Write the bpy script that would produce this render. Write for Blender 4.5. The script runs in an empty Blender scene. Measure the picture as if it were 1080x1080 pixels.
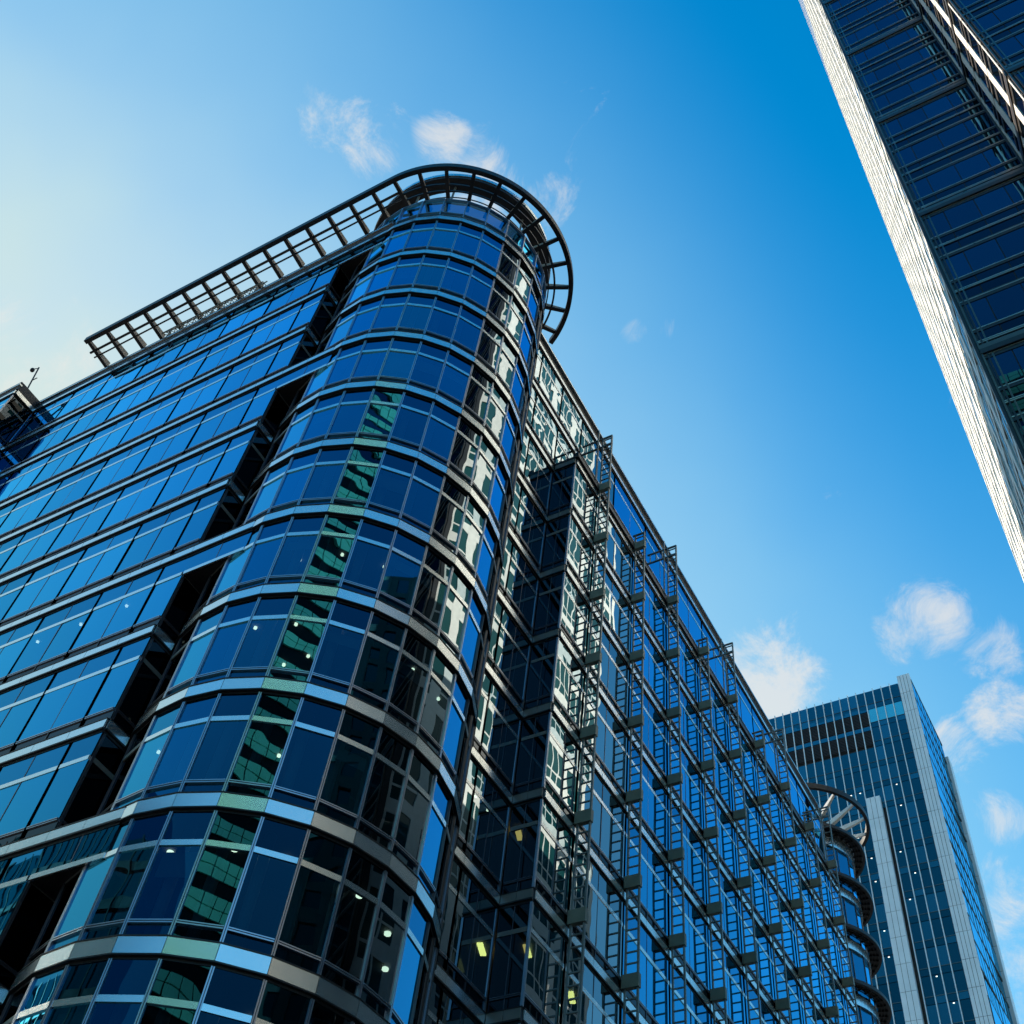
import bpy, math, random
from mathutils import Vector, Matrix
random.seed(7)
rad = math.radians
SC = bpy.context.scene
COL = SC.collection

# ------------------------------------------------------------------ camera
EL, RO, AZ, FPX = rad(52.287), rad(9.388), rad(36.444), 1213.0
fw = Vector((-math.sin(AZ)*math.cos(EL), math.cos(AZ)*math.cos(EL), math.sin(EL)))
r0 = Vector((math.cos(AZ), math.sin(AZ), 0)); u0 = r0.cross(fw)
RT = math.cos(RO)*r0 + math.sin(RO)*u0; UP = RT.cross(fw)
cd = bpy.data.cameras.new("camera"); cam = bpy.data.objects.new("camera", cd); COL.objects.link(cam)
cam.matrix_world = Matrix((( RT.x, UP.x, -fw.x, 0), (RT.y, UP.y, -fw.y, 0), (RT.z, UP.z, -fw.z, 0), (0, 0, 0, 1)))
cd.sensor_width = 36; cd.lens = FPX/1080*36; cd.clip_start = .1; cd.clip_end = 6000
SC.camera = cam
GROUND = -1.6                                   # the camera is at eye height, z = 0

# ------------------------------------------------------------------ sky and sun
SUN_EL, SUN_AZ = rad(19), rad(-69)              # azimuth from +Y towards +X
sdir = Vector((math.sin(SUN_AZ)*math.cos(SUN_EL), math.cos(SUN_AZ)*math.cos(SUN_EL), math.sin(SUN_EL)))
W = bpy.data.worlds.new("World"); SC.world = W; W.use_nodes = True
N, L = W.node_tree.nodes, W.node_tree.links
bg = N["Background"]; bg.inputs[1].default_value = .1
sky = N.new("ShaderNodeTexSky"); sky.sky_type = 'NISHITA'; sky.sun_disc = False
sky.sun_elevation = SUN_EL; sky.sun_rotation = SUN_AZ; sky.altitude = 0
sky.air_density = 1.0; sky.dust_density = 1.2; sky.ozone_density = 2.0
hs = N.new("ShaderNodeHueSaturation"); hs.inputs["Saturation"].default_value = 1.68; hs.inputs["Hue"].default_value = .491
L.new(sky.outputs[0], hs.inputs["Color"])
tc = N.new("ShaderNodeTexCoord")
nz = N.new("ShaderNodeTexNoise"); nz.inputs["Scale"].default_value = 13; nz.inputs["Detail"].default_value = 9; nz.inputs["Roughness"].default_value = .7
nz.inputs["Distortion"].default_value = .8
L.new(tc.outputs["Generated"], nz.inputs["Vector"])
def math_node(op, a, b=None, tree=(N, L), clamp=False):
    n = tree[0].new("ShaderNodeMath"); n.operation = op; n.use_clamp = clamp
    for i, v in enumerate((a, b)):
        if v is None: continue
        if isinstance(v, (int, float)): n.inputs[i].default_value = v
        else: tree[1].new(v, n.inputs[i])
    return n.outputs[0]
# each cloud: direction in the sky, angular radius (deg), density
CLOUDS = [((-0.2208, 0.6842, 0.6950), 4.46, 1.25), ((-0.1949, 0.7100, 0.6767), 2.82, 0.95), ((-0.2333, 0.6597, 0.7144), 2.12, 0.75),
          ((-0.0699, 0.6883, 0.7220), 2.82, 0.95), ((-0.1028, 0.6906, 0.7159), 1.97, 0.75), ((-0.0387, 0.7177, 0.6953), 2.44, 0.72),
          ((-0.0452, 0.7488, 0.6612), 2.44, 0.92), ((-0.0901, 0.7577, 0.6464), 2.07, 0.75), ((-0.1180, 0.7288, 0.6745), 1.88, 0.55),
          ((-0.0734, 0.7951, 0.6020), 1.88, 0.72), ((-0.0979, 0.8492, 0.5190), 4.00, 0.90), ((-0.0988, 0.8188, 0.5656), 2.35, 0.50),
          ((-0.2996, 0.2217, 0.9280), 2.26, 0.98), ((-0.2916, 0.2703, 0.9176), 3.76, 1.00), ((-0.3417, 0.1917, 0.9200), 2.44, 0.80),
          ((-0.3581, 0.1597, 0.9199), 2.82, 0.58), ((-0.2397, 0.2992, 0.9236), 1.88, 0.75), ((-0.2168, 0.4206, 0.8809), 1.22, 0.92),
          ((-0.1885, 0.4320, 0.8820), 1.13, 0.75), ((-0.2416, 0.5694, 0.7858), 1.88, 0.62), ((-0.6410, 0.1899, 0.7436), 6.11, 0.62)]
acc = None
for c, rr, dn in CLOUDS:
    v = Vector(c).normalized()
    d = N.new("ShaderNodeVectorMath"); d.operation = 'DOT_PRODUCT'; d.inputs[1].default_value = v
    L.new(tc.outputs["Generated"], d.inputs[0])
    mr = N.new("ShaderNodeMapRange"); mr.interpolation_type = 'SMOOTHSTEP'
    mr.inputs["From Min"].default_value = math.cos(rad(rr)); mr.inputs["From Max"].default_value = 1.0
    mr.inputs["To Max"].default_value = dn
    L.new(d.outputs["Value"], mr.inputs["Value"])
    acc = mr.outputs[0] if acc is None else math_node('MAXIMUM', acc, mr.outputs[0])
na = math_node('MULTIPLY', math_node('SUBTRACT', nz.outputs["Fac"], .53), 3.2)
cs = math_node('ADD', na, math_node('MULTIPLY', acc, 1.0))
cl = N.new("ShaderNodeMapRange"); cl.interpolation_type = 'SMOOTHSTEP'
cl.inputs["From Min"].default_value = .38; cl.inputs["From Max"].default_value = 1.35; cl.inputs["To Max"].default_value = .72
L.new(cs, cl.inputs["Value"]); cm = cl.outputs[0]
# thin milky veil: thicker towards the horizon and towards the sun, patchy
sp = N.new("ShaderNodeSeparateXYZ"); L.new(tc.outputs["Generated"], sp.inputs[0])
vh = N.new("ShaderNodeMapRange"); vh.interpolation_type = 'SMOOTHSTEP'
vh.inputs["From Min"].default_value = .95; vh.inputs["From Max"].default_value = .45; vh.inputs["To Max"].default_value = .36
L.new(sp.outputs["Z"], vh.inputs["Value"])
sv = N.new("ShaderNodeVectorMath"); sv.operation = 'DOT_PRODUCT'; sv.inputs[1].default_value = sdir; L.new(tc.outputs["Generated"], sv.inputs[0])
vs = N.new("ShaderNodeMapRange"); vs.interpolation_type = 'SMOOTHSTEP'
vs.inputs["From Min"].default_value = .43; vs.inputs["From Max"].default_value = .95; vs.inputs["To Max"].default_value = .95
L.new(sv.outputs["Value"], vs.inputs["Value"])
nv = N.new("ShaderNodeTexNoise"); nv.inputs["Scale"].default_value = 2.2; nv.inputs["Detail"].default_value = 4; L.new(tc.outputs["Generated"], nv.inputs["Vector"])
nm = N.new("ShaderNodeMapRange"); nm.inputs["From Min"].default_value = .3; nm.inputs["From Max"].default_value = .7; nm.inputs["To Min"].default_value = .7; nm.inputs["To Max"].default_value = 1.25
L.new(nv.outputs["Fac"], nm.inputs["Value"])
veil = math_node('MULTIPLY', math_node('ADD', vh.outputs[0], vs.outputs[0]), nm.outputs[0], clamp=True)
mv = N.new("ShaderNodeMixRGB"); mv.inputs[2].default_value = (1.55, 2.2, 2.2, 1)
vc = N.new("ShaderNodeMixRGB"); vc.inputs[1].default_value = (1.15, 2.15, 2.4, 1); vc.inputs[2].default_value = (2.1, 2.35, 2.12, 1)
L.new(math_node('POWER', vs.outputs[0], 1.6), vc.inputs[0]); L.new(vc.outputs[0], mv.inputs[2])
L.new(veil, mv.inputs[0]); L.new(hs.outputs[0], mv.inputs[1])
mx = N.new("ShaderNodeMixRGB"); mx.inputs[2].default_value = (2.5, 2.4, 2.25, 1)
L.new(cm, mx.inputs[0]); L.new(mv.outputs[0], mx.inputs[1]); L.new(mx.outputs[0], bg.inputs[0])
sd = bpy.data.lights.new("sun", 'SUN'); sd.energy = 2.6; sd.angle = rad(.5); sd.color = (1, .86, .69)
sun = bpy.data.objects.new("sun", sd); COL.objects.link(sun)
sun.rotation_euler = sdir.to_track_quat('Z', 'Y').to_euler(); sun.location = sdir*300
SC.view_settings.view_transform = 'Standard'; SC.view_settings.look = 'None'
SC.view_settings.exposure = 1.8; SC.view_settings.gamma = 1
SC.cycles.max_bounces = 10; SC.cycles.transparent_max_bounces = 12; SC.cycles.glossy_bounces = 6
SC.cycles.sample_clamp_indirect = 4; SC.cycles.caustics_reflective = False; SC.cycles.caustics_refractive = False

# ------------------------------------------------------------------ materials
def new_mat(name):
    m = bpy.data.materials.new(name); m.use_nodes = True
    return m, m.node_tree.nodes, m.node_tree.links
def plain(name, col, rough=.6, metal=0., var=.12, scale=1.2, spec=.5, bump=0.):
    m, n, l = new_mat(name); p = n["Principled BSDF"]
    g = n.new("ShaderNodeNewGeometry")
    t = n.new("ShaderNodeTexNoise"); t.inputs["Scale"].default_value = scale; t.inputs["Detail"].default_value = 6
    l.new(g.outputs["Position"], t.inputs["Vector"])
    mr = n.new("ShaderNodeMapRange"); mr.inputs["To Min"].default_value = 1-var; mr.inputs["To Max"].default_value = 1+var
    mr.inputs["From Min"].default_value = .3; mr.inputs["From Max"].default_value = .7
    l.new(t.outputs["Fac"], mr.inputs["Value"])
    sc = n.new("ShaderNodeVectorMath"); sc.operation = 'SCALE'; sc.inputs[0].default_value = col[:3]
    l.new(mr.outputs[0], sc.inputs["Scale"]); l.new(sc.outputs[0], p.inputs["Base Color"])
    mr2 = n.new("ShaderNodeMapRange"); mr2.inputs["To Min"].default_value = max(.02, rough-.08); mr2.inputs["To Max"].default_value = rough+.08
    l.new(t.outputs["Fac"], mr2.inputs["Value"]); l.new(mr2.outputs[0], p.inputs["Roughness"])
    p.inputs["Metallic"].default_value = metal; p.inputs["Specular IOR Level"].default_value = spec
    if bump:
        b = n.new("ShaderNodeBump"); b.inputs["Strength"].default_value = bump; b.inputs["Distance"].default_value = .02
        t2 = n.new("ShaderNodeTexNoise"); t2.inputs["Scale"].default_value = 2.5; l.new(g.outputs["Position"], t2.inputs["Vector"])
        l.new(t2.outputs["Fac"], b.inputs["Height"]); l.new(b.outputs[0], p.inputs["Normal"])
    return m
def glass(name, base=.06, tint=(.46, .78, 1.0), see=(.10, .17, .20), wave=.055, wscale=.62, dark=None, gain=1., power=1.5):
    """coated glazing: mirror coat over tinted transparency, slightly wavy"""
    m, n, l = new_mat(name); n.remove(n["Principled BSDF"]); out = n["Material Output"]
    g = n.new("ShaderNodeNewGeometry")
    t = n.new("ShaderNodeTexNoise"); t.inputs["Scale"].default_value = wscale; t.inputs["Detail"].default_value = 1.0
    l.new(g.outputs["Position"], t.inputs["Vector"])
    b = n.new("ShaderNodeBump"); b.inputs["Strength"].default_value = 1; b.inputs["Distance"].default_value = wave*.1
    l.new(t.outputs["Fac"], b.inputs["Height"])
    lw = n.new("ShaderNodeLayerWeight"); lw.inputs["Blend"].default_value = .5
    pw = math_node('POWER', lw.outputs["Facing"], power, (n, l))
    oi = n.new("ShaderNodeObjectInfo"); rv = n.new("ShaderNodeMapRange")      # panes differ a little in coating
    rv.inputs["To Min"].default_value = .86*gain; rv.inputs["To Max"].default_value = 1.12*gain; l.new(oi.outputs["Random"], rv.inputs["Value"])
    fac = math_node('MULTIPLY', math_node('ADD', math_node('MULTIPLY', pw, 1-base, (n, l)), base, (n, l)), rv.outputs[0], (n, l), True)
    gl = n.new("ShaderNodeBsdfGlossy"); gl.inputs["Roughness"].default_value = .0; gl.inputs["Color"].default_value = (*tint, 1)
    l.new(b.outputs[0], gl.inputs["Normal"])
    if dark: tr = n.new("ShaderNodeBsdfDiffuse"); tr.inputs["Color"].default_value = (*dark, 1)
    else: tr = n.new("ShaderNodeBsdfTransparent"); tr.inputs["Color"].default_value = (*see, 1)
    mxs = n.new("ShaderNodeMixShader"); l.new(fac, mxs.inputs[0]); l.new(tr.outputs[0], mxs.inputs[1]); l.new(gl.outputs[0], mxs.inputs[2])
    l.new(mxs.outputs[0], out.inputs["Surface"]); return m
def lamp_mat(name, col, s):
    m, n, l = new_mat(name); n.remove(n["Principled BSDF"]); e = n.new("ShaderNodeEmission")
    e.inputs[0].default_value = (*col, 1); e.inputs[1].default_value = s; l.new(e.outputs[0], n["Material Output"].inputs[0]); return m

M_GLASS = glass("blue_glass", base=.02, tint=(.07, .57, 1.0), gain=1.5, power=2.2)
M_GLASS_N = glass("neutral_glass", base=.07, tint=(.66, .80, .88), wave=.035, gain=.9)  # tint copy of the same glazing, painting in warm reflections
M_GLASS_T = glass("teal_blue_glass", base=.07, tint=(.16, .66, .98)); M_GLASS_TUP = glass("teal_blue_clerestory", base=.05, tint=(.12, .5, .84), see=(.03, .05, .06))  # tint copy for the facet mirroring the green tower, reflection put into colour
M_GLASS_NUP = glass("neutral_clerestory_glass", base=.04, tint=(.42, .58, .68), see=(.03, .05, .06))
M_GLASS_UP = glass("clerestory_glass", base=.02, tint=(.07, .50, .92), see=(.03, .05, .06), gain=1.25, power=2.2)
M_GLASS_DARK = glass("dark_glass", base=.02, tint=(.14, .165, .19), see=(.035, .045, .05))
M_GLASS_CLEAR = glass("clear_dark_glass", base=.02, tint=(.12, .16, .2), see=(.14, .17, .18))
M_GLASS_STEEL = glass("tower_glass", base=.02, tint=(.12, .5, .85), dark=(.003, .006, .009), gain=.42, wave=.03)
M_GLASS_FAR = glass("teal_glass", base=.05, tint=(.08, .66, .92), dark=(.002, .012, .018), gain=.8, wave=.05, wscale=.3)
M_GLASS_FAR_SIDE = glass("sky_tinted_side_glass", base=.1, tint=(.2, .72, 1.0), dark=(.004, .016, .03), gain=1.35, wave=.03, wscale=.3)  # side copy of the tower glass, brightened to paint in the sky's reflection
M_BAND = plain("aluminium_panel", (.74, .78, .80), .2, .9, .05, .6)
M_MULL = plain("anodised_mullion", (.42, .46, .54), .3, .9, .05)
M_MULLD = plain("dark_mullion", (.10, .10, .12), .35, .7, .05)
M_DARK = plain("dark_metal", (.018, .019, .023), .45, .3, .1)
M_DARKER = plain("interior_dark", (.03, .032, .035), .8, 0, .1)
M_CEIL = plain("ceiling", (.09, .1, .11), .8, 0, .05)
M_COLUMN = plain("column_cladding", (.45, .62, .68), .5, 0, .05)
M_BRACKET = plain("green_grey_paint", (.16, .185, .155), .5, .1, .15, 2)
M_FIN = plain("grey_fin_paint", (.17, .185, .18), .4, .4, .12, 2)
M_RIB = plain("ivory_paint", (.3, .235, .18), .55, 0, .08)
M_WHITE = plain("white_panel", (.82, .82, .8), .5, 0, .05)
M_STEEL = plain("stainless_cladding", (.8, .78, .74), .42, .25, .06, 3)
M_STEELD = plain("steel_ledge", (.13, .115, .105), .3, .85, .1, 2)
M_FLANKGL = glass("flank_glass", base=.03, tint=(.8, .88, .92), dark=(.012, .075, .08), wave=.03, power=4)
M_GLASS_STRIP = glass("dark_strip_glass", base=.02, tint=(.12, .4, .62), dark=(.003, .005, .007), wave=.03, gain=.3)
M_RAIL = plain("bright_rail", (.5, .44, .38), .3, .85, .1, 2)
M_STONE = plain("pale_granite", (.84, .88, .92), .55, 0, .06, .5)
M_JOINT = plain("dark_joint", (.03, .05, .055), .7)
M_LOUVRE = plain("brown_louvre", (.028, .018, .016), .6, .2, .15, 2)
M_ROAD = plain("asphalt", (.05, .05, .05), .9, 0, .2, 3)
M_PAVE = plain("paving", (.25, .24, .22), .85, 0, .12, 2)
M_BEIGE = plain("warm_limestone", (.7, .55, .38), .7, 0, .08, .8)
M_GREEN = plain("green_glass_panel", (.26, .78, .60), .35, 0, .12, .4)
M_GRID = plain("grey_stone", (.27, .26, .23), .7, 0, .08, .5)
M_LAMP = lamp_mat("lamp_white", (1, .86, .58), 2.4)
M_LAMPY = lamp_mat("lamp_yellow", (1, .72, .18), 3)
M_LAMPF = lamp_mat("lamp_far", (1, .95, .85), .7)

# ------------------------------------------------------------------ mesh helpers
class Wall:
    """a vertical plane: a runs to the right seen from outside, b outward, z up"""
    def __init__(s, ox, oy, nx, ny):
        k = math.hypot(nx, ny); s.n = (nx/k, ny/k); s.o = (ox, oy); s.u = (-s.n[1], s.n[0])
    def p(s, a, b, z): return (s.o[0]+a*s.u[0]+b*s.n[0], s.o[1]+a*s.u[1]+b*s.n[1], z)
def wall_between(p, q):
    """p left, q right seen from outside"""
    dx, dy = q[0]-p[0], q[1]-p[1]
    return Wall(p[0], p[1], dy, -dx), math.hypot(dx, dy)
class MB:
    def __init__(s): s.v = []; s.f = []; s.m = []
    def quad(s, a, b, c, d, mi=0):
        k = len(s.v); s.v += [a, b, c, d]; s.f.append((k, k+1, k+2, k+3)); s.m.append(mi); return s
    def box(s, w, a0, a1, b0, b1, z0, z1, mi=0):
        P = [w.p(a, b, z) for z in (z0, z1) for a, b in ((a0, b1), (a1, b1), (a1, b0), (a0, b0))]
        return s.hexa(P, mi)
    def hexa(s, P, mi=0):
        k = len(s.v); s.v += P
        for f in ((0, 1, 5, 4), (1, 2, 6, 5), (2, 3, 7, 6), (3, 0, 4, 7), (4, 5, 6, 7), (3, 2, 1, 0)):
            s.f.append(tuple(k+i for i in f)); s.m.append(mi)
        return s
    def xyz(s, x0, x1, y0, y1, z0, z1, mi=0):
        return s.hexa([(x, y, z) for z in (z0, z1) for x, y in ((x0, y0), (x1, y0), (x1, y1), (x0, y1))], mi)
    def pane(s, w, a0, a1, z0, z1, b=0., mi=0, tilt=.0025):
        t1, t2 = random.gauss(0, tilt)*(a1-a0), random.gauss(0, tilt)*(z1-z0)
        return s.quad(w.p(a0, b-t1, z0), w.p(a1, b+t1, z0), w.p(a1, b+t1+t2, z1), w.p(a0, b-t1+t2, z1), mi)
    def bar(s, p, q, w, h, mi=0):
        p, q = Vector(p), Vector(q); d = (q-p).normalized()
        side = d.cross(Vector((0, 0, 1)));
        if side.length < 1e-3: side = Vector((1, 0, 0))
        side.normalize(); up = side.cross(d); sw, uh = side*(w/2), up*(h/2)
        P = []
        for e in (p, q): P += [e-sw-uh, e+sw-uh, e+sw+uh, e-sw+uh]
        return s.hexa([tuple(x) for x in P], mi)
    def tube(s, p, q, r, n=8, mi=0):
        p, q = Vector(p), Vector(q); d = (q-p).normalized()
        a = d.orthogonal().normalized(); b = d.cross(a); k = len(s.v)
        for e in (p, q):
            for i in range(n): s.v.append(tuple(e+(a*math.cos(2*math.pi*i/n)+b*math.sin(2*math.pi*i/n))*r))
        for i in range(n): s.f.append((k+i, k+(i+1) % n, k+n+(i+1) % n, k+n+i)); s.m.append(mi)
        s.f.append(tuple(k+n-1-i for i in range(n))); s.f.append(tuple(k+n+i for i in range(n))); s.m += [mi, mi]
        return s
    def ring(s, cx, cy, r0, r1, z0, z1, a0, a1, n, mi=0, closed=False):
        """curved bar of rectangular section"""
        k = len(s.v); m = n if closed else n+1
        for i in range(m):
            t = rad(a0+(a1-a0)*i/n); c, q = math.cos(t), math.sin(t)
            s.v += [(cx+r0*c, cy+r0*q, z0), (cx+r1*c, cy+r1*q, z0), (cx+r1*c, cy+r1*q, z1), (cx+r0*c, cy+r0*q, z1)]
        for i in range(n):
            A, B = k+4*i, k+4*((i+1) % m)
            for j in range(4): s.f.append((A+j, B+j, B+(j+1) % 4, A+(j+1) % 4)); s.m.append(mi)
        if not closed:
            s.f.append((k+3, k+2, k+1, k)); e = k+4*n; s.f.append((e, e+1, e+2, e+3)); s.m += [mi, mi]
        return s
    def slab(s, pts, z0, z1, mi=0):
        k = len(s.v); n = len(pts); s.v += [(x, y, z0) for x, y in pts]+[(x, y, z1) for x, y in pts]
        s.f.append(tuple(k+n-1-i for i in range(n))); s.f.append(tuple(k+n+i for i in range(n))); s.m += [mi, mi]
        for i in range(n): s.f.append((k+i, k+(i+1) % n, k+n+(i+1) % n, k+n+i)); s.m.append(mi)
        return s
    def build(s, name, mats, parent=None):
        if not isinstance(mats, (list, tuple)): mats = [mats]
        o = parent; off = Vector((0, 0, 0))
        while o is not None: off += Vector(o.location); o = o.parent
        me = bpy.data.meshes.new(name); me.from_pydata([tuple(Vector(v)-off) for v in s.v], [], s.f)
        for m in mats: me.materials.append(m)
        me.polygons.foreach_set("material_index", s.m); me.update()
        ob = bpy.data.objects.new(name, me); COL.objects.link(ob); ob.parent = parent
        return ob
def thing(name, loc, label, cat, group=None):
    o = bpy.data.objects.new(name, None); COL.objects.link(o); o.location = loc; o.empty_display_size = .5
    o["label"] = label; o["category"] = cat
    if group: o["group"] = group
    return o
def tag(o, label, cat, group=None):
    o["label"] = label; o["category"] = cat
    if group: o["group"] = group
    return o
def project(P):
    v = Vector(P); d = v.dot(fw)
    if d < .5: return None
    return 540+FPX*v.dot(RT)/d, 540-FPX*v.dot(UP)/d
def seen_area(pts):
    """rough picture area (px) of a quad given by corner points, 0 outside the frame"""
    q = [project(p) for p in pts]
    if any(x is None for x in q): return 0
    xs, ys = [a for a, _ in q], [b for _, b in q]
    if max(xs) < 0 or min(xs) > 1080 or max(ys) < 0 or min(ys) > 1080: return 0
    A = 0
    for i in range(len(q)): A += q[i][0]*q[(i+1) % len(q)][1]-q[(i+1) % len(q)][0]*q[i][1]
    return abs(A)/2

# ------------------------------------------------------------------ ground
g = MB().quad((-3000, -3000, GROUND), (3000, -3000, GROUND), (3000, 3000, GROUND), (-3000, 3000, GROUND)).build("ground", M_PAVE); g["kind"] = "structure"
g = MB().quad((-11, -200, GROUND+.004), (-3, -200, GROUND+.004), (-3, 300, GROUND+.004), (-11, 300, GROUND+.004)).build("road", M_ROAD); g["kind"] = "structure"
k = MB(); k.xyz(-11.3, -11, -200, 300, GROUND+.002, GROUND+.12); k.xyz(-3, -2.7, -200, 300, GROUND+.002, GROUND+.12)
g = k.build("kerb", M_PAVE); g["kind"] = "structure"

# ================================================================== main office building
S = lambda n: 22.18+4.0*n                        # sill (underside of main panes) of storey n
N0, N1 = -5, 7
YL, XE = 15.2, -24.4                             # long street facade and its right-hand end at the slot
DC, DR = (-21.35, 20.25), 5.05                   # rotunda centre and radius
XR, XB, YB, YEND = -17.85, -16.6, 26.9, 63.6     # set-back wall, ladder facade, its start and end
ROOF = S(7)+4.25
B = thing("office_building", (-30, 40, GROUND), "dark blue glass office block with a round corner tower and a roof pergola", "building")

WIN = {}                                         # name -> list of specs, sorted and cut to 100 below
def add_window(kind, w, a0, a1, n, joints=(), lower=True, upper=True, thick=(1, 1), dark=False, strip=True):
    WIN.setdefault(kind, []).append((w, a0, a1, n, joints, lower, upper, thick, dark, strip))
def window_mesh(spec, mb):
    w, a0, a1, n, joints, lower, upper, thick, dark, strip = spec; s = S(n); e = [a0, *joints, a1]
    for i in range(len(e)-1):
        if lower: mb.pane(w, e[i], e[i+1], s, s+2.02, 0, 0)
        if upper: mb.pane(w, e[i], e[i+1], s+2.18, s+3.02, 0, 1)
        if lower and strip: mb.pane(w, e[i], e[i+1], s-.44, s-.08, -.02, 2)
def frame_mesh(spec, mb):
    w, a0, a1, n, joints, lower, upper, thick, dark, strip = spec; s = S(n)
    lo = s-.44 if lower and strip else s if lower else s+2.0
    hi = s+3.02 if upper else s+2.2
    d = .05 if abs(w.n[0]*w.n[1]) > .01 else .022
    for a, th in zip((a0, a1), thick):
        if th:                                   # twin aluminium mullion with a dark groove
            mb.box(w, a-.042, a-.012, -.06, d, lo, hi, 0); mb.box(w, a+.012, a+.042, -.06, d, lo, hi, 0)
            mb.box(w, a-.011, a+.011, -.06, d-.015, lo, hi, 1)
    for a in joints: mb.box(w, a-.016, a+.016, -.05, .01, lo, hi, 1)
    if upper or lower: mb.box(w, a0+.043, a1-.043, -.05, d*.8, s+2.02, s+2.18, 2)
    if lower: mb.box(w, a0+.043, a1-.043, -.05, d+.015, s-.03, s, 0); mb.box(w, a0+.043, a1-.043, -.05, d, s-.08, s-.045, 0)

# --- street facade, 2.88 m bays, thin joint in the middle
wl = Wall(0, YL, 0, -1)
edges = [XE]+[-25.62-2.88*i for i in range(8)]+[-46.4]
for n in range(N0, N1+1):
    for i in range(len(edges)-1):
        a1, a0 = edges[i], edges[i+1]
        j = () if i == 0 else ((a0+a1)/2,) if a1-a0 > 1.5 else ()
        add_window("window", wl, a0, a1, n, j, thick=(1, 0 if i == 0 else 1))
wb = Wall(0, 13.74, 0, -1)                       # projecting bay at the far end
for n in range(N0, N1+1):
    for i in range(4):
        a1 = -46.5-2.88*i; add_window("window", wb, a1-2.88, a1, n, (a1-1.44,))
wbs = Wall(-46.47, 15.2, 1, 0)                   # its side wall
for n in range(N0, N1+1): add_window("bay_flank_window", wbs, -1.4, -.06, n, (), thick=(0, 0), dark=True)
# --- pieces that cross the slot beside the rotunda, one every three storeys
CROSS = [n for n in range(N0, N1+1) if n % 3 == 1]
for n in CROSS:
    add_window("window", wl, XE, -21.75, n, (-23.0,), lower=False, thick=(0, 0))
# --- slot walls
wsl = Wall(XE, 18.2, 1, 0); wsb = Wall(-24.4, 18.2, 0, -1)
for n in range(N0, N1+1):
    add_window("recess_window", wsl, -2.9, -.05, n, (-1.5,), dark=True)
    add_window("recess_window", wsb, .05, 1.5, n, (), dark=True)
# --- rotunda facets
FA = [-102.6+13.2*i for i in range(-2, 12)]
def dpt(a, r=DR): return (DC[0]+r*math.cos(rad(a)), DC[1]+r*math.sin(rad(a)))
DW = [wall_between(dpt(FA[i]), dpt(FA[i+1])) for i in range(len(FA)-1)]
for i, (w, ln) in enumerate(DW):
    for n in range(N0, N1+1):
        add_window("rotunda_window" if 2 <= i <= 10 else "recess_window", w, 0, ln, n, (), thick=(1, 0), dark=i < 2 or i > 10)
# --- set-back wall between rotunda and ladder facade, and the upper storeys above it
wr = Wall(XR, 0, 1, 0); wj = Wall(0, YB, 0, -1); wf = Wall(XB, 0, 1, 0)
for n in range(N0, 6):
    add_window("recess_window", wr, 22.3, 24.6, n, (23.45,)); add_window("recess_window", wr, 24.6, 26.84, n, (25.7,))
    add_window("recess_window", wj, XR+.06, XB-.06, n, (XR+.62,), thick=(0, 0), dark=True)  # dark glass on wj stands in for the rotunda's dark reflection
FIN = [29.2+4.05*i for i in range(9)]
for n in (6, 7):
    ys = [22.3, 24.6, 26.9]+FIN[:]+[63.6, 66.5]
    for a, b in zip(ys[:-1], ys[1:]): add_window("upper_window", wr, a, b, n, ((a+b)/2,))
ys = [YB]+FIN+[YEND]
for n in range(N0, 6):
    for a, b in zip(ys[:-1], ys[1:]): add_window("ladder_bay_window", wf, a, b, n, ((a+b)/2,) if b-a > 2.5 else (a+1.15,))

def build_windows(parent):
    for kind, specs in WIN.items():
        def area(sp): w, a0, a1, n = sp[:4]; return seen_area([w.p(a0, 0, S(n)), w.p(a1, 0, S(n)), w.p(a1, 0, S(n)+3), w.p(a0, 0, S(n)+3)])
        specs = sorted(specs, key=area, reverse=True); rest = MB(); restf = MB()
        cnt = 0
        for sp in specs:
            neutral = (kind == "rotunda_window" and any(sp[0] is DW[i][0] for i in (8, 9))) or kind == "recess_window" or (kind in ("upper_window", "ladder_bay_window") and sp[2] < 33.5)  # panes picked by what they mirror; tint paints in that reflection
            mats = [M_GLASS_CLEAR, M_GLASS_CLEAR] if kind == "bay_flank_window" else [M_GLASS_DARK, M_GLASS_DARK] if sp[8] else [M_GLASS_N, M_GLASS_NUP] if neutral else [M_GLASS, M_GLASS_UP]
            if kind == 'rotunda_window' and sp[0] is DW[5][0]: mats = [M_GLASS_T, M_GLASS_TUP]  # facet tint paints in the green tower's mirror image
            mats = mats+[M_GLASS_DARK if kind != "rotunda_window" else mats[1]]
            if cnt < 100 and area(sp) > 0:
                p = MB(); window_mesh(sp, p); o = p.build(kind, mats, parent)
                f = MB(); frame_mesh(sp, f); f.build("window_frame", [M_MULLD, M_MULLD, M_FIN] if sp[8] else [M_MULL, M_MULLD, M_BAND], o); cnt += 1  # darker frame metal on dark specs stands in for shade
            else: window_mesh(sp, rest); frame_mesh(sp, restf)
        if rest.v:
            o = rest.build(kind, [M_GLASS, M_GLASS_UP, M_GLASS_DARK], parent); o["kind"] = "stuff"
            f = restf.build("window_frame", [M_MULL, M_MULLD, M_BAND], o); f["kind"] = "stuff"
build_windows(B)

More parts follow.
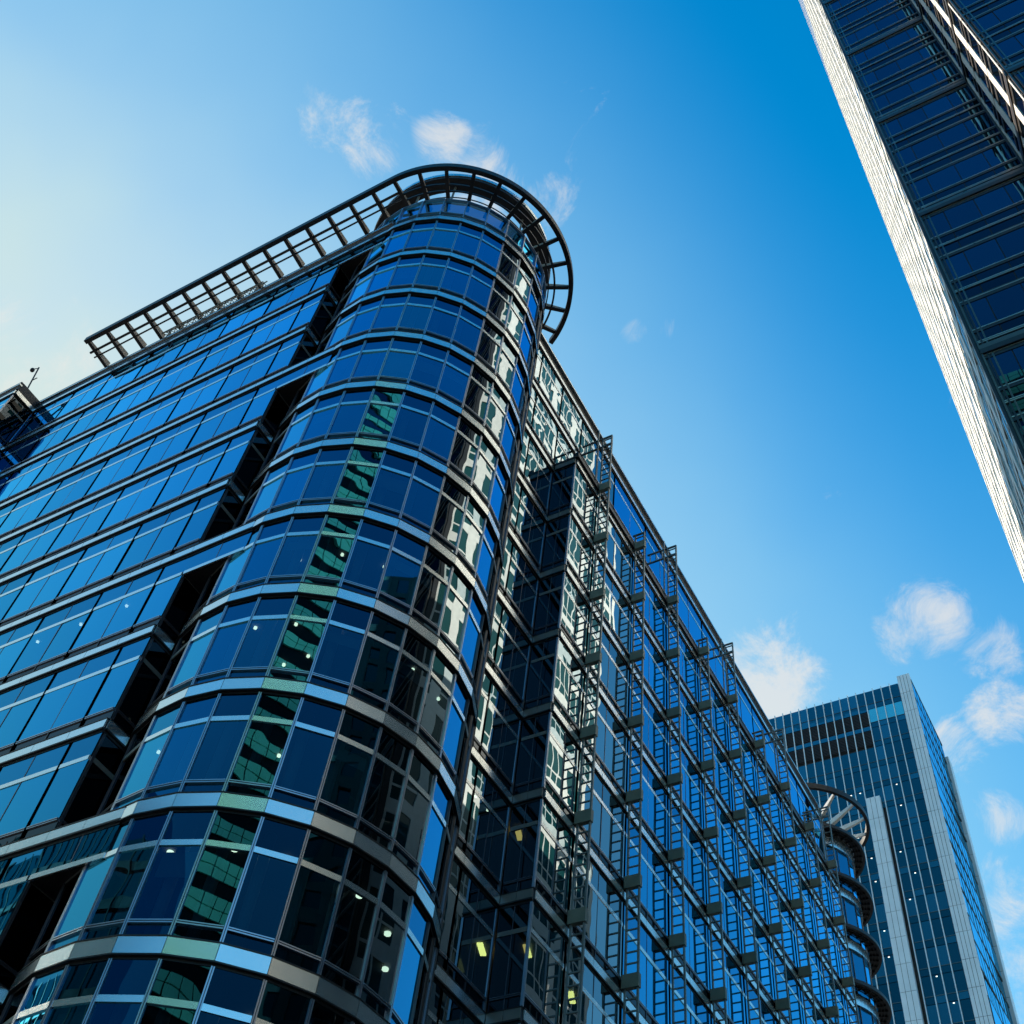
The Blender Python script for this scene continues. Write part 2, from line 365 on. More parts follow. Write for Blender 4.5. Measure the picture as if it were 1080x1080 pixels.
# --- spandrel bands: bright panel with a dark soffit ledge, per storey and wing
def band(name, segs, n, parent=B, depth=.065, joint=1.44, mat=None):
    mb = MB(); s = S(n)
    for w, a0, a1 in segs:
        k = max(1, round((a1-a0)/joint)); st = (a1-a0)/k
        for i in range(k):
            mb.box(w, a0+i*st+.008, a0+(i+1)*st-.008, .02, depth, s+3.17, s+3.5, 0)
        mb.box(w, a0, a1, -.06, .019, s+3.02, s+3.56, 1)                 # backing
        mb.box(w, a0, a1, .02, depth+.015, s+3.11, s+3.168, 1)             # soffit lip
        mb.box(w, a0, a1, -.02, depth+.015, s+3.502, s+3.53, 1)            # top lip
    return mb.build(name, [mat or M_BAND, M_DARK], parent)
for n in range(N0-1, N1+1):
    band("spandrel_band", [(wl, -46.4, XE)] + ([(wl, XE, -21.75)] if n in CROSS else []), n)
    band("spandrel_band", [(wb, -58.1, -46.47)], n)
    band("spandrel_band", [(wbs, -1.44, -.02)], n, depth=.1)
    band("spandrel_band", [(wsl, -2.99, 0)], n, depth=.06)
    # the rotunda ring gets mitred corners
    mb = MB(); s = S(n)
    for i in range(len(FA)-1):
        A0, A1, B0, B1 = dpt(FA[i], DR+.02), dpt(FA[i+1], DR+.02), dpt(FA[i], DR+.15), dpt(FA[i+1], DR+.15)
        def seg(r0, r1, z0, z1, mi, eps=0.):
            f = eps/1.17; q = lambda r, t: tuple((1-t)*dpt(FA[i], r)[j]+t*dpt(FA[i+1], r)[j] for j in (0, 1))
            a, b, c, d = q(r1, f), q(r1, 1-f), q(r0, 1-f), q(r0, f)
            mb.hexa([(*a, z0), (*b, z0), (*c, z0), (*d, z0), (*a, z1), (*b, z1), (*c, z1), (*d, z1)], mi)
        seg(DR+.02, DR+.10, s+3.12, s+3.54, 0, .008)
        seg(DR-.07, DR+.019, s+3.02, s+3.56, 1); seg(DR+.02, DR+.12, s+3.08, s+3.118, 1); seg(DR-.03, DR+.12, s+3.542, s+3.57, 1)
    mb.build("spandrel_ring", [M_BAND, M_DARK], B)
    if n < 6:
        band("spandrel_band", [(wr, 22.3, YB)], n, joint=2.3, depth=.07)
        if n < 5: band("spandrel_band", [(wj, XR+.08, XB)], n, joint=.62, depth=.06, mat=M_FIN); band("spandrel_band", [(wf, YB+.06, YEND)], n, joint=2.02, depth=.06)  # wj bands: dark metal painted in for the sky the rotunda blocks
    else: band("spandrel_band", [(wr, 22.3, 66.5)], n, joint=2.02)
band("spandrel_band", [(wj, XR+.15, XB)], 5, joint=.62, mat=M_FIN); band("spandrel_band", [(wf, YB+.06, YEND)], 5, joint=2.02, depth=.06)  # top wj band darkened too, its shade put into the metal colour

# --- floor plates (ceilings seen through the glass), cores
arc = lambda r, a0, a1, k: [(DC[0]+r*math.cos(rad(a0+(a1-a0)*i/k)), DC[1]+r*math.sin(rad(a0+(a1-a0)*i/k))) for i in range(k+1)]
for n in range(N0-1, N1+1):
    z0, z1 = S(n)+3.06, S(n)+3.5
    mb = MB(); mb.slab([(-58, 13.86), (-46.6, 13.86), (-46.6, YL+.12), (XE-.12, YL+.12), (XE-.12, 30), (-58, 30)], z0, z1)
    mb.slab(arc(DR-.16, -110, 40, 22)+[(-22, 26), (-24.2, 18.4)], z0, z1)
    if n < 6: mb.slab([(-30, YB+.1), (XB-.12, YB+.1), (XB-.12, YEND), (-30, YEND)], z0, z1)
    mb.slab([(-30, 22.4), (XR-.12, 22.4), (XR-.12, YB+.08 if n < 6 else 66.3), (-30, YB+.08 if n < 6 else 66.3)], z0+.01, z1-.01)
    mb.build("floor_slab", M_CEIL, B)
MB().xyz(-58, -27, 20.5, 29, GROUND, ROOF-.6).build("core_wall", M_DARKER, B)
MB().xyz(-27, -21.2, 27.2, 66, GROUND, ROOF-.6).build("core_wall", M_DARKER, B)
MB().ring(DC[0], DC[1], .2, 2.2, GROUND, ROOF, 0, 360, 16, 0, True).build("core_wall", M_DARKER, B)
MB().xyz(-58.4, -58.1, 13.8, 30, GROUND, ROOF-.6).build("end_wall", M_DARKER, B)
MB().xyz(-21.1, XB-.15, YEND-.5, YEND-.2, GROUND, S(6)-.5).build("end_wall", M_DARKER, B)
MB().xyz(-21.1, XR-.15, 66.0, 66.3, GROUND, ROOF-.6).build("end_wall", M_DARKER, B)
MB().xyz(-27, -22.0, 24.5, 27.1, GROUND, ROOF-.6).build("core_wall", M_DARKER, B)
for n in range(N0, N1+1):                        # cross bracing behind the flank of the projecting bay
    MB().bar((-46.75, 13.85, S(n)-.3), (-46.75, 15.1, S(n)+2.9), .1, .1).build("brace", M_BRACKET, B)
for n in range(N0, N1+1):
    for a in FA[3:9:1]:
        x, y = dpt(a+3.3, DR-.62)
        if random.random() < .8: MB().tube((x, y, S(n)-.4), (x, y, S(n)+3.02), .15, 12).build("interior_column", M_COLUMN, B)

# --- roof edge, terrace above the ladder facade
mb = MB()
mb.box(wl, -46.4, -21.5, -.3, .05, S(7)+3.58, ROOF-.32, 1); mb.box(wl, -46.4, -21.5, -.2, .14, ROOF-.3, ROOF-.2, 0); mb.box(wl, -46.4, -21.5, -.3, .12, ROOF-.19, ROOF, 1)
mb.box(wb, -58.1, -46.4, -.3, .05, S(7)+3.58, ROOF-.32, 1); mb.box(wb, -58.1, -46.4, -.2, .14, ROOF-.3, ROOF-.2, 0); mb.box(wb, -58.1, -46.4, -.3, .12, ROOF-.19, ROOF, 1)
mb.box(wbs, -1.4, 0, -.3, .08, S(7)+3.58, ROOF, 1)
mb.box(wr, 22.3, 66.5, -.3, .05, S(7)+3.58, ROOF-.32, 1); mb.box(wr, 22.3, 66.5, -.2, .2, ROOF-.3, ROOF-.2, 0); mb.box(wr, 22.3, 66.5, -.3, .14, ROOF-.19, ROOF, 1)
mb.build("parapet", [M_BAND, M_DARK], B)
mb = MB(); mb.slab([(-58, 13.9), (-46.8, 13.9), (-46.8, YL+.3), (-21.5, YL+.3), (XR-.3, 22.3), (XR-.3, 66.5), (-58, 66.5)], ROOF-.6, ROOF-.4); mb.build("roof", M_DARKER, B)
mb = MB(); mb.box(wf, YB-.05, YEND, -1.3, .16, S(5)+3.6, S(5)+3.72); mb.box(wf, YB-.05, YEND, -.1, .14, S(5)+3.722, S(5)+3.95); mb.build("terrace_ledge", M_DARK, B)
# slot soffits under each crossing and the dark return beside the rotunda
for n in CROSS: MB().xyz(XE+.02, -22, YL+.1, 18.1, S(n)+2.05, S(n)+3.5).build("slot_soffit", M_DARK, B)
for n in range(N0, N1):
    MB().bar((XE+.3, 17.9, S(n)-.3), (-23.2, 17.9, S(n)+2.6), .1, .1).build("brace", M_DARK, B)
    MB().xyz(XE+.1, -22.6, 17.8, 18.0, S(n)-.6, S(n)-.35).build("slot_beam", M_DARK, B)
mb = MB(); x0, y0 = dpt(FA[-2]); MB().xyz(-17.95, -16.95, 22.55, 22.9, GROUND, ROOF-.2).build("corner_panel", M_DARK, B); MB().tube((-16.85, 22.35, GROUND), (-16.85, 22.35, ROOF-.3), .13, 10).build("corner_post", M_DARK, B)

# --- rotunda top: glazed parapet, white drum, disc roof
mb = MB(); fr = MB()
for i, (w, ln) in enumerate(DW):
    mb.pane(w, 0, ln, S(7)+3.66, S(7)+5.75, -.05); fr.box(w, -.03, .03, -.1, .05, S(7)+3.6, S(7)+5.75); fr.box(w, .03, ln-.03, -.1, .03, S(7)+4.12, S(7)+4.2)
    fr.box(w, .03, ln-.03, -.1, .05, S(7)+5.76, S(7)+5.83)
o = mb.build("rotunda_parapet", M_GLASS, B); fr.build("parapet_frame", M_MULL, o)
mb = MB(); mb.ring(DC[0], DC[1], .6, 1.6, ROOF, 57.2, 0, 360, 32, 0, True); o = mb.build("rooftop_drum", M_WHITE, B)
mb = MB()
for z in (57.5,): mb.ring(DC[0], DC[1], 4.5, 4.55, z, z+.06, -140, 120, 60)
for a in range(-140, 221, 26): mb.tube((*dpt(a, 4.52), ROOF), (*dpt(a, 4.52), 58.9), .06, 8)
mb.build("drum_rail", M_FIN, o)
mb = MB(); mb.ring(DC[0], DC[1], 4.25, 5.05, 58.9, 59.1, 0, 360, 72, 0, True); mb.ring(DC[0], DC[1], 4.9, 5.1, 59.12, 59.4, 0, 360, 72, 1, True)
mb.build("ring_canopy", [M_DARK, M_BAND], B)

# --- pergola: outer beam round the rotunda and along the street, ribs, rails
PZ, PR = 57.0, 6.45
P = MB(); P.ring(DC[0], DC[1], PR-.22, PR+.03, PZ-.22, PZ+.2, -90, 62, 90); P.xyz(-42.95, DC[0]+.001, DC[1]-PR-.03, DC[1]-PR+.22, PZ-.22, PZ+.2)
PG = P.build("pergola", M_DARK, B)
def rib(p, q):
    mb = MB(); p, q = Vector((*p, PZ)), Vector((*q, PZ)); d = (q-p).normalized(); s = d.cross(Vector((0, 0, 1)))*.05
    P = []
    for z0, z1 in ((-.13, .12),):                # tapered plate: shallow at the tip, deep at the root
        P = [p+s+Vector((0, 0, -.1)), p-s+Vector((0, 0, -.1)), q-s+Vector((0, 0, -.34)), q+s+Vector((0, 0, -.34)),
             p+s+Vector((0, 0, .12)), p-s+Vector((0, 0, .12)), q-s+Vector((0, 0, .16)), q+s+Vector((0, 0, .16))]
    mb.hexa([tuple(v) for v in P], 0)
    for v0, v1, z0, z1 in ((p, q, -.11, -.35),):  # dark bottom flange
        f = d.cross(Vector((0, 0, 1)))*.10
        mb.hexa([tuple(x) for x in (v0+f+Vector((0, 0, z0-.04)), v0-f+Vector((0, 0, z0-.04)), v1-f+Vector((0, 0, z1-.04)), v1+f+Vector((0, 0, z1-.04)),
                                   v0+f+Vector((0, 0, z0)), v0-f+Vector((0, 0, z0)), v1-f+Vector((0, 0, z1)), v1+f+Vector((0, 0, z1)))], 1)
    mb.build("rib", [M_RIB, M_DARK], PG)
for i in range(15): x = -42.8+1.44*i; rib((x, DC[1]-PR+.23), (x, 15.75))
for i in range(12):
    a = -89.4+13.2*i; rib(dpt(a, PR-.23), dpt(a, 4.2))
mb = MB()
for y, r in ((14.6, .075), (14.95, .05)): mb.tube((-43.2, y, PZ-.12), (DC[0], y, PZ-.12), r, 8)
mb.ring(DC[0], DC[1], 5.42, 5.52, PZ-.18, PZ-.06, -90, 62, 80); mb.ring(DC[0], DC[1], 5.1, 5.17, PZ-.18, PZ-.08, -90, 62, 80)
mb.build("rail", M_DARK, PG)
mb = MB()
for i in range(15): x = -42.8+1.44*i; mb.xyz(x-.06, x+.06, 15.7, 15.9, ROOF-.4, PZ-.3)
mb.build("post", M_DARK, PG)
mb = MB(); mb.xyz(-42.9, -22.6, 15.55, 15.62, ROOF, ROOF+.75); mb.build("glass_screen", glass("screen_glass", .25, (.5, .85, 1), (.5, .75, .8)), PG)

# --- ladder fins with brackets at every floor
def ladder(k, y):
    tall = k % 2 == 0; top = 50.5 if tall else S(6)+.75
    mb = MB()
    mb.xyz(-16.49, -16.42, y-.045, y+.045, GROUND, top); mb.xyz(-16.0, -15.93, y-.045, y+.045, GROUND, top)
    z = S(N0)-3.5
    while z < top:
        mb.xyz(-16.42, -16.0, y-.025, y+.025, z, z+.055); z += .4444
    o = mb.build("ladder_fin", M_FIN, B)
    for n in range(N0, 7):
        if tall or n < 7: MB().xyz(-16.56, -15.9, y-.1, y+.1, S(n)-.42, S(n)+.1).build("bracket", M_BRACKET, o)
    if tall:
        f = MB()
        for zz in (50.5, 49.75):
            f.xyz(XR+.16, -15.93, y-.05, y+.05, zz-.07, zz)
        x = XR+.3
        while x < -16.5: f.xyz(x, x+.05, y-.03, y+.03, 49.75, 50.43); x += .36
        f.xyz(-16.46, -16.4, y-.6, y-.54, S(6)-.1, 50.45); f.xyz(-15.99, -15.94, y+.05, y+.09, 49, 50.45)
        f.build("portal_frame", M_FIN, o)
    else:
        f = MB().xyz(XB, -15.93, y-.05, y+.05, top, top+.07); f.build("cap_bar", M_FIN, o)
for k, y in enumerate(FIN): ladder(k, y)

# --- roller blinds pulled down to different heights behind some panes
for i in (3, 4, 5, 6, 7, 8):
    for n in range(-3, N1+1):
        if random.random() < .22:
            w, ln = DW[i]; MB().box(w, .08, ln-.08, -.24, -.22, S(n)+random.choice((.9, 1.3, 1.6)), S(n)+2.0).build("roller_blind", M_COLUMN, B)
# --- lamps on the ceilings
LAMPS = [(1,-28.1,16.05),(1,-30.33,16.05),(1,-32.52,16.05),(4,-21.35,16.1),(1,-21.0,16.92),(0,-21.02,16.27),(1,-19.51,17.33),(1,-18.48,18.38),
 (0,-19.74,16.67),(0,-20.18,17.95),(0,-21.14,17.95),(0,-18.68,17.48),(0,-17.42,19.79),(-2,-19.53,17.12),(-2,-18.47,17.97),(-2,-17.57,19.96),
 (-3,-18.59,18.4),(-2,-17.81,21.69),(-2,-18.81,23.12),(-1,-18.49,23.49),(-1,-23.38,16.53),(-1,-20.1,18.05),(-1,-21.08,18.09),(-2,-21.25,16.62),
 (0,-17.35,21.23),(0,-18.64,25.86),(0,-18.62,26.65)]
for n, x, y in LAMPS:
    MB().ring(x, y, .045 if n < -1 else .01, .095 if n < -1 else .055, S(n)+2.97, S(n)+3.03, 0, 360, 16, 0, True).build("ceiling_lamp", M_LAMP, B)
for n, x, y, a in ((0,-18.24,28.2,20),(-1,-19.43,28.6,20),(-1,-18.04,29.22,20),(-1,-17.94,32.19,20)):
    w = Wall(x, y, math.cos(rad(a)), math.sin(rad(a))); MB().box(w, -.35, .35, -.1, .1, S(n)+2.97, S(n)+3.03).build("strip_lamp", M_LAMPY, B)

# --- small round turret at the far end with sun shelves and a wheel canopy
TC, TR = (-20.9, 71.3), 3.55
tp = lambda a, r=TR: (TC[0]+r*math.cos(rad(a)), TC[1]+r*math.sin(rad(a)))
TA = [-90+20*i for i in range(9)]
TW = [wall_between(tp(TA[i]), tp(TA[i+1])) for i in range(len(TA)-1)]
for n in range(-1, 8):
    for w, ln in TW:
        mb = MB(); mb.pane(w, 0, ln, S(n)-.3, S(n)+2.9); o = mb.build("turret_window", M_GLASS, B)
        f = MB(); f.box(w, -.03, .03, -.05, .05, S(n)-.3, S(n)+2.9); f.build("window_frame", M_MULLD, o)
    mb = MB(); mb.ring(*TC, TR-.1, TR+.12, S(n)+2.95, S(n)+3.65, -95, 75, 34, 0); mb.build("turret_band", M_BAND, B)
    mb = MB(); mb.ring(*TC, TR+.75, TR+.95, S(n)+3.9, S(n)+4.15, -75, 78, 40)
    mb.ring(*TC, TR+.1, TR+.14, S(n)+3.98, S(n)+4.05, -75, 78, 40)
    for a in range(-75, 80, 9): mb.bar((*tp(a, TR+.1), S(n)+4.02), (*tp(a, TR+.8), S(n)+4.02), .06, .14)
    mb.ring(*TC, TR+.15, TR+.74, S(n)+4.07, S(n)+4.1, -75, 78, 40)
    for r in (.3, .5): mb.ring(*TC, TR+r, TR+r+.06, S(n)+3.98, S(n)+4.06, -75, 78, 40)
    mb.tube((*tp(78, TR+.85), S(n)+4.0), (*tp(80, TR+.1), S(n)+2.9), .04, 6, 1)
    mb.build("sun_shelf", [M_DARK, M_WHITE], B)
mb = MB(); mb.ring(*TC, .3, TR-.15, S(-2), ROOF+.5, 0, 360, 24, 0, True); mb.build("turret_core", M_DARKER, B)
mb = MB(); mb.ring(*TC, TR-.2, TR+.2, ROOF-.2, ROOF+.25, 0, 360, 48, 0, True); mb.build("turret_parapet", M_BAND, B)
mb = MB(); mb.ring(*TC, 4.95, 5.2, PZ-.22, PZ+.22, -110, 75, 70); WH = mb.build("wheel_canopy", M_DARK, B)
for a in range(-104, 76, 22):
    mb = MB(); p, q = Vector((*tp(a, 1.3), PZ-1.4)), Vector((*tp(a, 5.0), PZ)); s = Vector((-math.sin(rad(a)), math.cos(rad(a)), 0))
    mb.hexa([tuple(v) for v in (q+s*.07-Vector((0, 0, .1)), q-s*.07-Vector((0, 0, .1)), p-s*.22-Vector((0, 0, .3)), p+s*.22-Vector((0, 0, .3)),
                                q+s*.07+Vector((0, 0, .1)), q-s*.07+Vector((0, 0, .1)), p-s*.22+Vector((0, 0, .3)), p+s*.22+Vector((0, 0, .3)))])
    mb.build("spoke", M_WHITE, WH)
mb = MB(); mb.ring(*TC, .1, 1.5, ROOF, PZ-.9, 0, 360, 20, 0, True); mb.build("canopy_hub", M_BEIGE, WH)

# --- roof equipment beyond the parapet
mb = MB(); x0, x1, y, z = -37.9, -30.6, 15.3, 56.15
for (dy, dz) in ((0, 0), (.42, 0), (.2, .42)): mb.tube((x0, y+dy, z+dz), (x1, y+dy, z+dz), .035, 6)
n = 16
for i in range(n):
    a, b = x0+(x1-x0)*i/n, x0+(x1-x0)*(i+1)/n; m = (a+b)/2
    for dy in (0, .42): mb.tube((a, y+dy, z), (m, y+.2, z+.42), .025, 5); mb.tube((m, y+.2, z+.42), (b, y+dy, z), .025, 5)
    mb.tube((a, y, z), (b, y+.42, z), .022, 5)
for xx in (x0+.5, (x0+x1)/2, x1-.5): mb.xyz(xx-.05, xx+.05, y+.1, y+.2, ROOF-.05, z)
tag(mb.build("lattice_boom", M_FIN), "long thin steel lattice boom lying along the roof edge under the pergola", "boom")
mb = MB(); mb.tube((-46.6, 14.2, ROOF), (-46.6, 13.9, ROOF+2.2), .045, 8); mb.tube((-46.6, 13.9, ROOF+2.1), (-47.0, 13.85, ROOF+2.25), .03, 6)
mb.tube((-46.6, 14.05, ROOF+.9), (-46.1, 14.05, ROOF+.85), .03, 6)
root = mb.build("camera_mast", M_DARK); tag(root, "thin dark mast with a small dome camera on the projecting bay roof", "mast")
mb = MB()
for i in range(5):
    t0, t1 = -90+36*i, -90+36*(i+1)
    mb.ring(-47.1, 13.85, 0.001, .13*math.cos(rad((t0+t1)/2)), ROOF+2.2+.13*math.sin(rad(t0)), ROOF+2.2+.13*math.sin(rad(t1)), 0, 360, 12, 0, True)
mb.build("dome", M_DARK, root)

# ================================================================== steel-clad tower on the right
T = thing("steel_tower", (20, 40, GROUND), "tall stepped tower with sunlit pale steel edge and dark blue glass on the right", "building")
A0, A1 = (1.5, 23.8), (6.1, 23.8)
C0, C1 = (6.35, 19.5), (46, 19.5)
D1 = (.35, 62.0)
TOP = 233
TZ0 = 2.05*23.8+.9-4*14
wA, lA = wall_between(A0, A1); wBk, lB = wall_between(A1, C0); wC, lC = wall_between(C0, C1); wD, lD = wall_between(D1, A0)
def tz(n): return TZ0+4*n
def tower_row(w, cuts, n, wname, cap, deep):
    """one storey: main glass, two strips, thin bright rails, a dark ledge; each bay its own window"""
    z = tz(n)
    for a, b in zip(cuts[:-1], cuts[1:]):
        mb = MB(); mb.pane(w, a+.02, b-.02, z+.95, z+3.02, 0, 0); mb.pane(w, a+.02, b-.02, z+.08, z+.86, 0, 1); mb.pane(w, a+.02, b-.02, z+3.12, z+3.9, 0, 1)
        yield mb
stuff = MB(); count = 0
def rails(w, l, z, deep):
    mb = MB(); e = .0
    for zz, h, d in ((z+.865, .05, .035), (z+3.035, .05, .035), (z+3.9, .05, .045), (z+4.0, .05, .045)):
        mb.box(w, 0, l, .0, d, zz, zz+h, 0)
    if deep: mb.box(w, 0, l, .0, .07, z+3.42, z+3.72, 2); mb.box(w, 0, l, -.02, .10, z+3.12, z+3.418, 1)
    for zz in (z+.78, z+2.93, z+3.1 if not deep else z+3.73, z+3.96): mb.box(w, 0, l, .0, .025, zz-.1, zz+.04 if zz > z+3.9 else zz+.08, 1)
    return mb
cutsA = [0.12, .95, 2.2, 3.45, lA-.05]; cutsB = [0.05, lB/3, 2*lB/3, lB-.1]; cutsC = [.12, 1.1]+[1.1+1.3*i for i in range(1, 12)]
rowstuff = MB()
for n in range(-2, 45):
    deep = n % 3 == 1
    for w, cuts, l, nm in ((wA, cutsA, lA, "window"), (wBk, cutsB, lB, "flank_window"), (wC, cutsC, cutsC[-1], "front_window")):
        z = tz(n)
        for (a, b), mb in zip(zip(cuts[:-1], cuts[1:]), tower_row(w, cuts, n, nm, 0, deep)):
            if seen_area([w.p(a, 0, z), w.p(b, 0, z), w.p(b, 0, z+4), w.p(a, 0, z+4)]) > 30: mb.build(nm, [M_GLASS_STEEL, M_GLASS_STRIP], T)
            else:
                k = len(rowstuff.v); rowstuff.v += mb.v; rowstuff.f += [tuple(i+k for i in f) for f in mb.f]; rowstuff.m += mb.m
        if 6 < n < 30: rails(w, l, z, deep).build("window_rail", [M_RAIL, M_DARK, M_STEELD], T)
o = rowstuff.build("window", [M_GLASS_STEEL, M_GLASS_STEEL], T); o["kind"] = "stuff"
mb = MB()
for w, l in ((wA, lA), (wBk, lB), (wC, lC)): mb.box(w, .03, l-.03, -.5, -.03, GROUND, TOP)
mb.slab([(1.9, 24.2), (6.7, 24.2), (7, 20), (46, 20), (46, 61), (1.2, 61)], GROUND, TOP); mb.build("tower_body", M_DARKER, T)
# corner posts of layered mullions
mb = MB()
for (x, y), (w, a) in (((A0), (wA, 0)), ((C0), (wC, 0))):
    for i in range(3): mb.box(w, a+.0+.16*i, a+.06+.16*i, .0, .08-.02*i, GROUND, TOP, 0 if i % 2 == 0 else 1)
mb.box(wA, lA-.1, lA-.03, 0, .12, GROUND, TOP, 1)
mb.build("corner_mullion", [M_STEELD, M_DARK], T)
MB().box(wD, lD-.28, lD-.01, -.2, .12, GROUND, TOP).build('corner_mullion', M_DARK, T)
# sunlit long flank: piers, spandrels, dark glass
pst = lD/9
for i in range(10):
    a = i*pst; mb = MB(); mb.box(wD, max(.0, a-.42), min(lD-.3, a+.42), .0, .05, GROUND, TOP); mb.build("steel_pier", M_STEEL, T)
mb = MB(); gl = MB()
for n in range(-2, 45):
    for i in range(9):
        a0, a1 = i*pst+.42, (i+1)*pst-.42
        z = tz(n); mb.box(wD, a0, a1, -.05, .045, z+3.2, z+4.0); mb.box(wD, a0, a1, -.05, .025, z+.8, z+.95)
        k_ = 4; st = (a1-a0)/k_
        for q in range(k_):
            if q: mb.box(wD, a0+q*st-.06, a0+q*st+.06, -.05, .03, z, z+3.3)
            gl.pane(wD, a0+q*st, a0+(q+1)*st, z, z+3.2, .01)
o = gl.build("flank_glazing", M_FLANKGL, T); o["kind"] = "stuff"; mb.build("steel_spandrel", M_STEEL, T)["kind"] = "stuff"
mb = MB(); mb.box(wBk, 0, .35, -.3, .03, GROUND, TOP)
for i in range(4): mb.box(wBk, max(.36, lB*i/3-.24), min(lB-.12, lB*i/3+.24), .0, .04, GROUND, TOP)
mb.build("flank_pier", M_STEEL, T)

# ================================================================== far tower
F = thing("office_tower", (-50, 160, GROUND), "distant blue glass tower with pale stone corner piers and brown louvres at its top", "building")
FY, FX, FT = 146.0, -21.0, 140.9
wF = Wall(0, FY, 0, -1); wG = Wall(FX, 0, 1, 0)
fz = lambda i: FT-4.0*i
xs = [-23.15-1.43*i for i in range(0, 34)]
specs = []
for i in range(0, 24):
    for j in range(33):
        a0, a1 = xs[j+1], xs[j]; z = fz(i+1)
        if -31.75 < (a0+a1)/2 < -29.4 and z < 115: continue
        specs.append((a0, a1, z, i, j))
def far_vis(s):
    a0, a1, z, i, j = s; p = project(((a0+a1)/2, FY, z+2))
    if p is None or not (0 < p[0] < 1080 and 0 < p[1] < 1080): return 0
    # hidden by the main building when the sight line passes its roof edge
    t = -17.8/((a0+a1)/2) if a0 < -18 else 2
    if t < 1 and (z+2)*t < ROOF and FY*t < 66: return 0
    return seen_area([(a0, FY, z), (a1, FY, z), (a1, FY, z+4), (a0, FY, z+4)])
specs.sort(key=far_vis, reverse=True)
M_GLASS_CYAN = glass("opaque_sky_cyan", .45, (.3, .95, 1.0), dark=(.0, .13, .18), wave=.2, wscale=.5)  # opaque pane; cyan stands in for sky seen through the top storey
M_GLASS_FAR2 = glass("teal_glass_light", base=.08, tint=(.12, .72, 1.0), dark=(.004, .018, .026), wave=.05, wscale=.3)
far_rest = MB()
for c, (a0, a1, z, i, j) in enumerate(specs):
    mb = MB() if c < 100 else far_rest
    louv = i in (1, 2) and j >= 4
    cy = i == 1 and j < 4
    if louv:
        for q in range(9): mb.box(wF, a0+.06, a1-.06, -.06, .02, z+.7+q*.31, z+.9+q*.31, 2)
        mb.pane(wF, a0+.06, a1-.06, z+.5, z+3.55, -.1, 2); mb.pane(wF, a0+.06, a1-.06, z+3.6, z+4.4, 0, 1)
    else:
        mb.pane(wF, a0+.06, a1-.06, z+1.1, z+3.9, 0, 4 if cy else 3 if random.random() < .35 else 0); mb.pane(wF, a0+.06, a1-.06, z, z+1.0, 0, 0 if random.random() < .7 else 3)
        mb.box(wF, a0+.06, a1-.06, .0, .05, z+1.0, z+1.1, 5)
    if c < 100: mb.build("louvre_panel" if louv else "window", [M_GLASS_FAR, M_GLASS_FAR2, M_LOUVRE, M_GLASS_FAR2, M_GLASS_CYAN, M_STEELD], F)
o = far_rest.build("window", [M_GLASS_FAR, M_GLASS_FAR2, M_LOUVRE, M_GLASS_FAR2, M_GLASS_CYAN, M_STEELD], F); o["kind"] = "stuff"
for j, x in enumerate(xs):
    if j == 0: continue
    if -31.75 < x < -29.4: MB().box(wF, x-.06, x+.06, 0, .3, 119, FT+.15).build("mullion_fin", M_STONE, F)
    else: MB().box(wF, x-.06, x+.06, 0, .3, GROUND, FT+.15).build("mullion_fin", M_STONE, F)
def stone_pier(w, a0, a1, d, z1, cols, name):
    mb = MB(); z = z1; st = (a1-a0)/cols
    mb.box(w, a0+.07, a1-.07, -1.2, d-.05, GROUND, z1-.08, 1)
    while z > 20:
        for c in range(cols): mb.box(w, a0+c*st+.03, a0+(c+1)*st-.03, -.5, d, z-3.94, z, 0)
        z -= 4
    mb.build(name, [M_STONE, M_JOINT], F)
stone_pier(wF, -23.1, -21.0, .5, FT+1.0, 4, "corner_pier")
stone_pier(wF, -31.7, -29.45, .7, 118.8, 3, "stone_pier")
stone_pier(wG, 163.2, 165.6, .5, 138, 2, "corner_pier")
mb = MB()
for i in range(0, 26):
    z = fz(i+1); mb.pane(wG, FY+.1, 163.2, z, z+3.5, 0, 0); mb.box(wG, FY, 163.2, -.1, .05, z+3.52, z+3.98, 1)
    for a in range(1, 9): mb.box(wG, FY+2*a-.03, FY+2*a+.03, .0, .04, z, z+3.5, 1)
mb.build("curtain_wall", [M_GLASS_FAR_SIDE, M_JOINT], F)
mb = MB(); mb.slab([(-72, FY+.3), (FX-.2, FY+.3), (FX-.2, 165), (-72, 165)], GROUND, FT); mb.build("tower_body", M_DARKER, F)
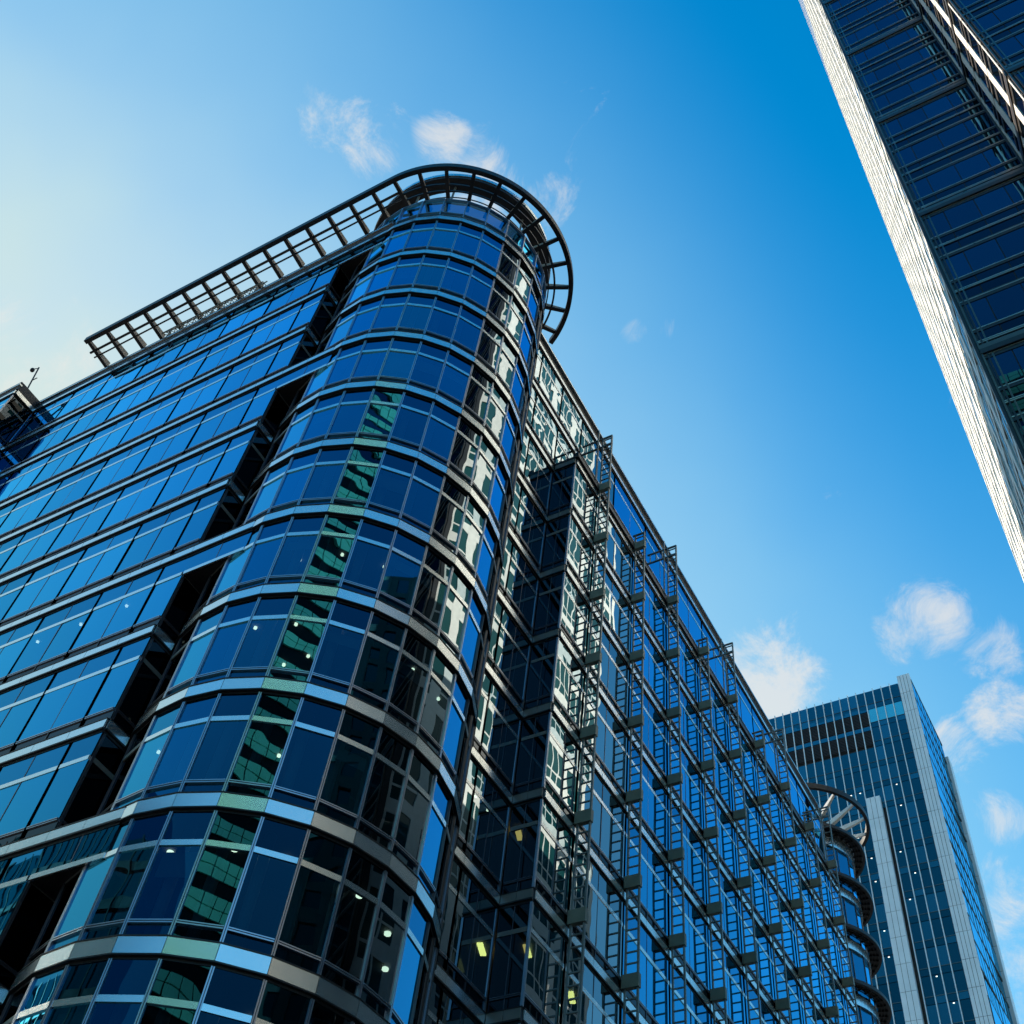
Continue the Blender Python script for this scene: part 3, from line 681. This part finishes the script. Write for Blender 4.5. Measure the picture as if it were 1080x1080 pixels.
for i in range(70):
    k_ = random.randint(6, 22); x = random.choice(xs[1:13])-.7; z = fz(k_)+3.6
    if -32 < x < -29.2: continue
    MB().xyz(x-.11, x+.11, FY-.12, FY-.06, z, z+.09).build("lit_lamp", M_LAMPF, F)

# ================================================================== buildings behind the camera, seen in the glass
G = thing("green_glass_tower", (1, -66, GROUND), "green banded glass tower mirrored in one facet of the round corner", "building")
wg = Wall(1, -56, .0, 1); mb = MB(); mb.box(wg, -11, 11, -18, 0, GROUND, 152); mb.build("tower_body", M_GLASS_FAR, G)
mb = MB(); dk = MB()
for i in range(38):
    z = 2+4*i
    for j in range(16):
        for zz in (z, z+1.12): mb.box(wg, -11+j*1.375+.07, -11+(j+1)*1.375-.07, .02, .2, zz, zz+1.0)
mb.build("panel_band", M_GREEN, G)
K = thing("stone_office_block", (86, 0, GROUND), "grey stone office block with square windows mirrored in the round corner", "building")
wk = Wall(75, 0, -1, 0); mb = MB(); gl = MB(); mb.box(wk, -18, 46, -22, -.4, GROUND, 134)
for i in range(32):
    z = 2+4.1*i
    for j in range(19):
        a = -16.5+3.2*j; mb.box(wk, a-.7, a+.7, -.4, 0, z, z+4.1); mb.box(wk, a+.7, a+2.5, -.4, -.02, z, z+1.3); gl.pane(wk, a+.7, a+2.5, z+1.3, z+4.1, -.3)
mb.build("wall", M_GRID, K); o = gl.build("window", M_GLASS_FAR, K); o["kind"] = "stuff"
Q = thing("teal_glass_block", (-70, -50, GROUND), "low dark teal glass block mirrored in the lower street facade", "building")
wq = Wall(-33, -40, 0, 1); mb = MB(); mb.box(wq, 0, 46, -20, 0, GROUND, 62); mb.build("wall", M_GLASS_FAR, Q); MB().box(wq, 46.01, 130, -20, 0, GROUND, 81).build("wall", M_GLASS_FAR, Q)
mb = MB()
for i in range(19): mb.box(wq, 0 if i < 15 else 46.01, 130, 0, .3, 1+4.1*i, 1.9+4.1*i)
for j in range(65): mb.box(wq, 2*j, 2*j+.12, .3, .42, GROUND, 62 if j < 23 else 81)
mb.build("cladding", M_STEELD, Q)
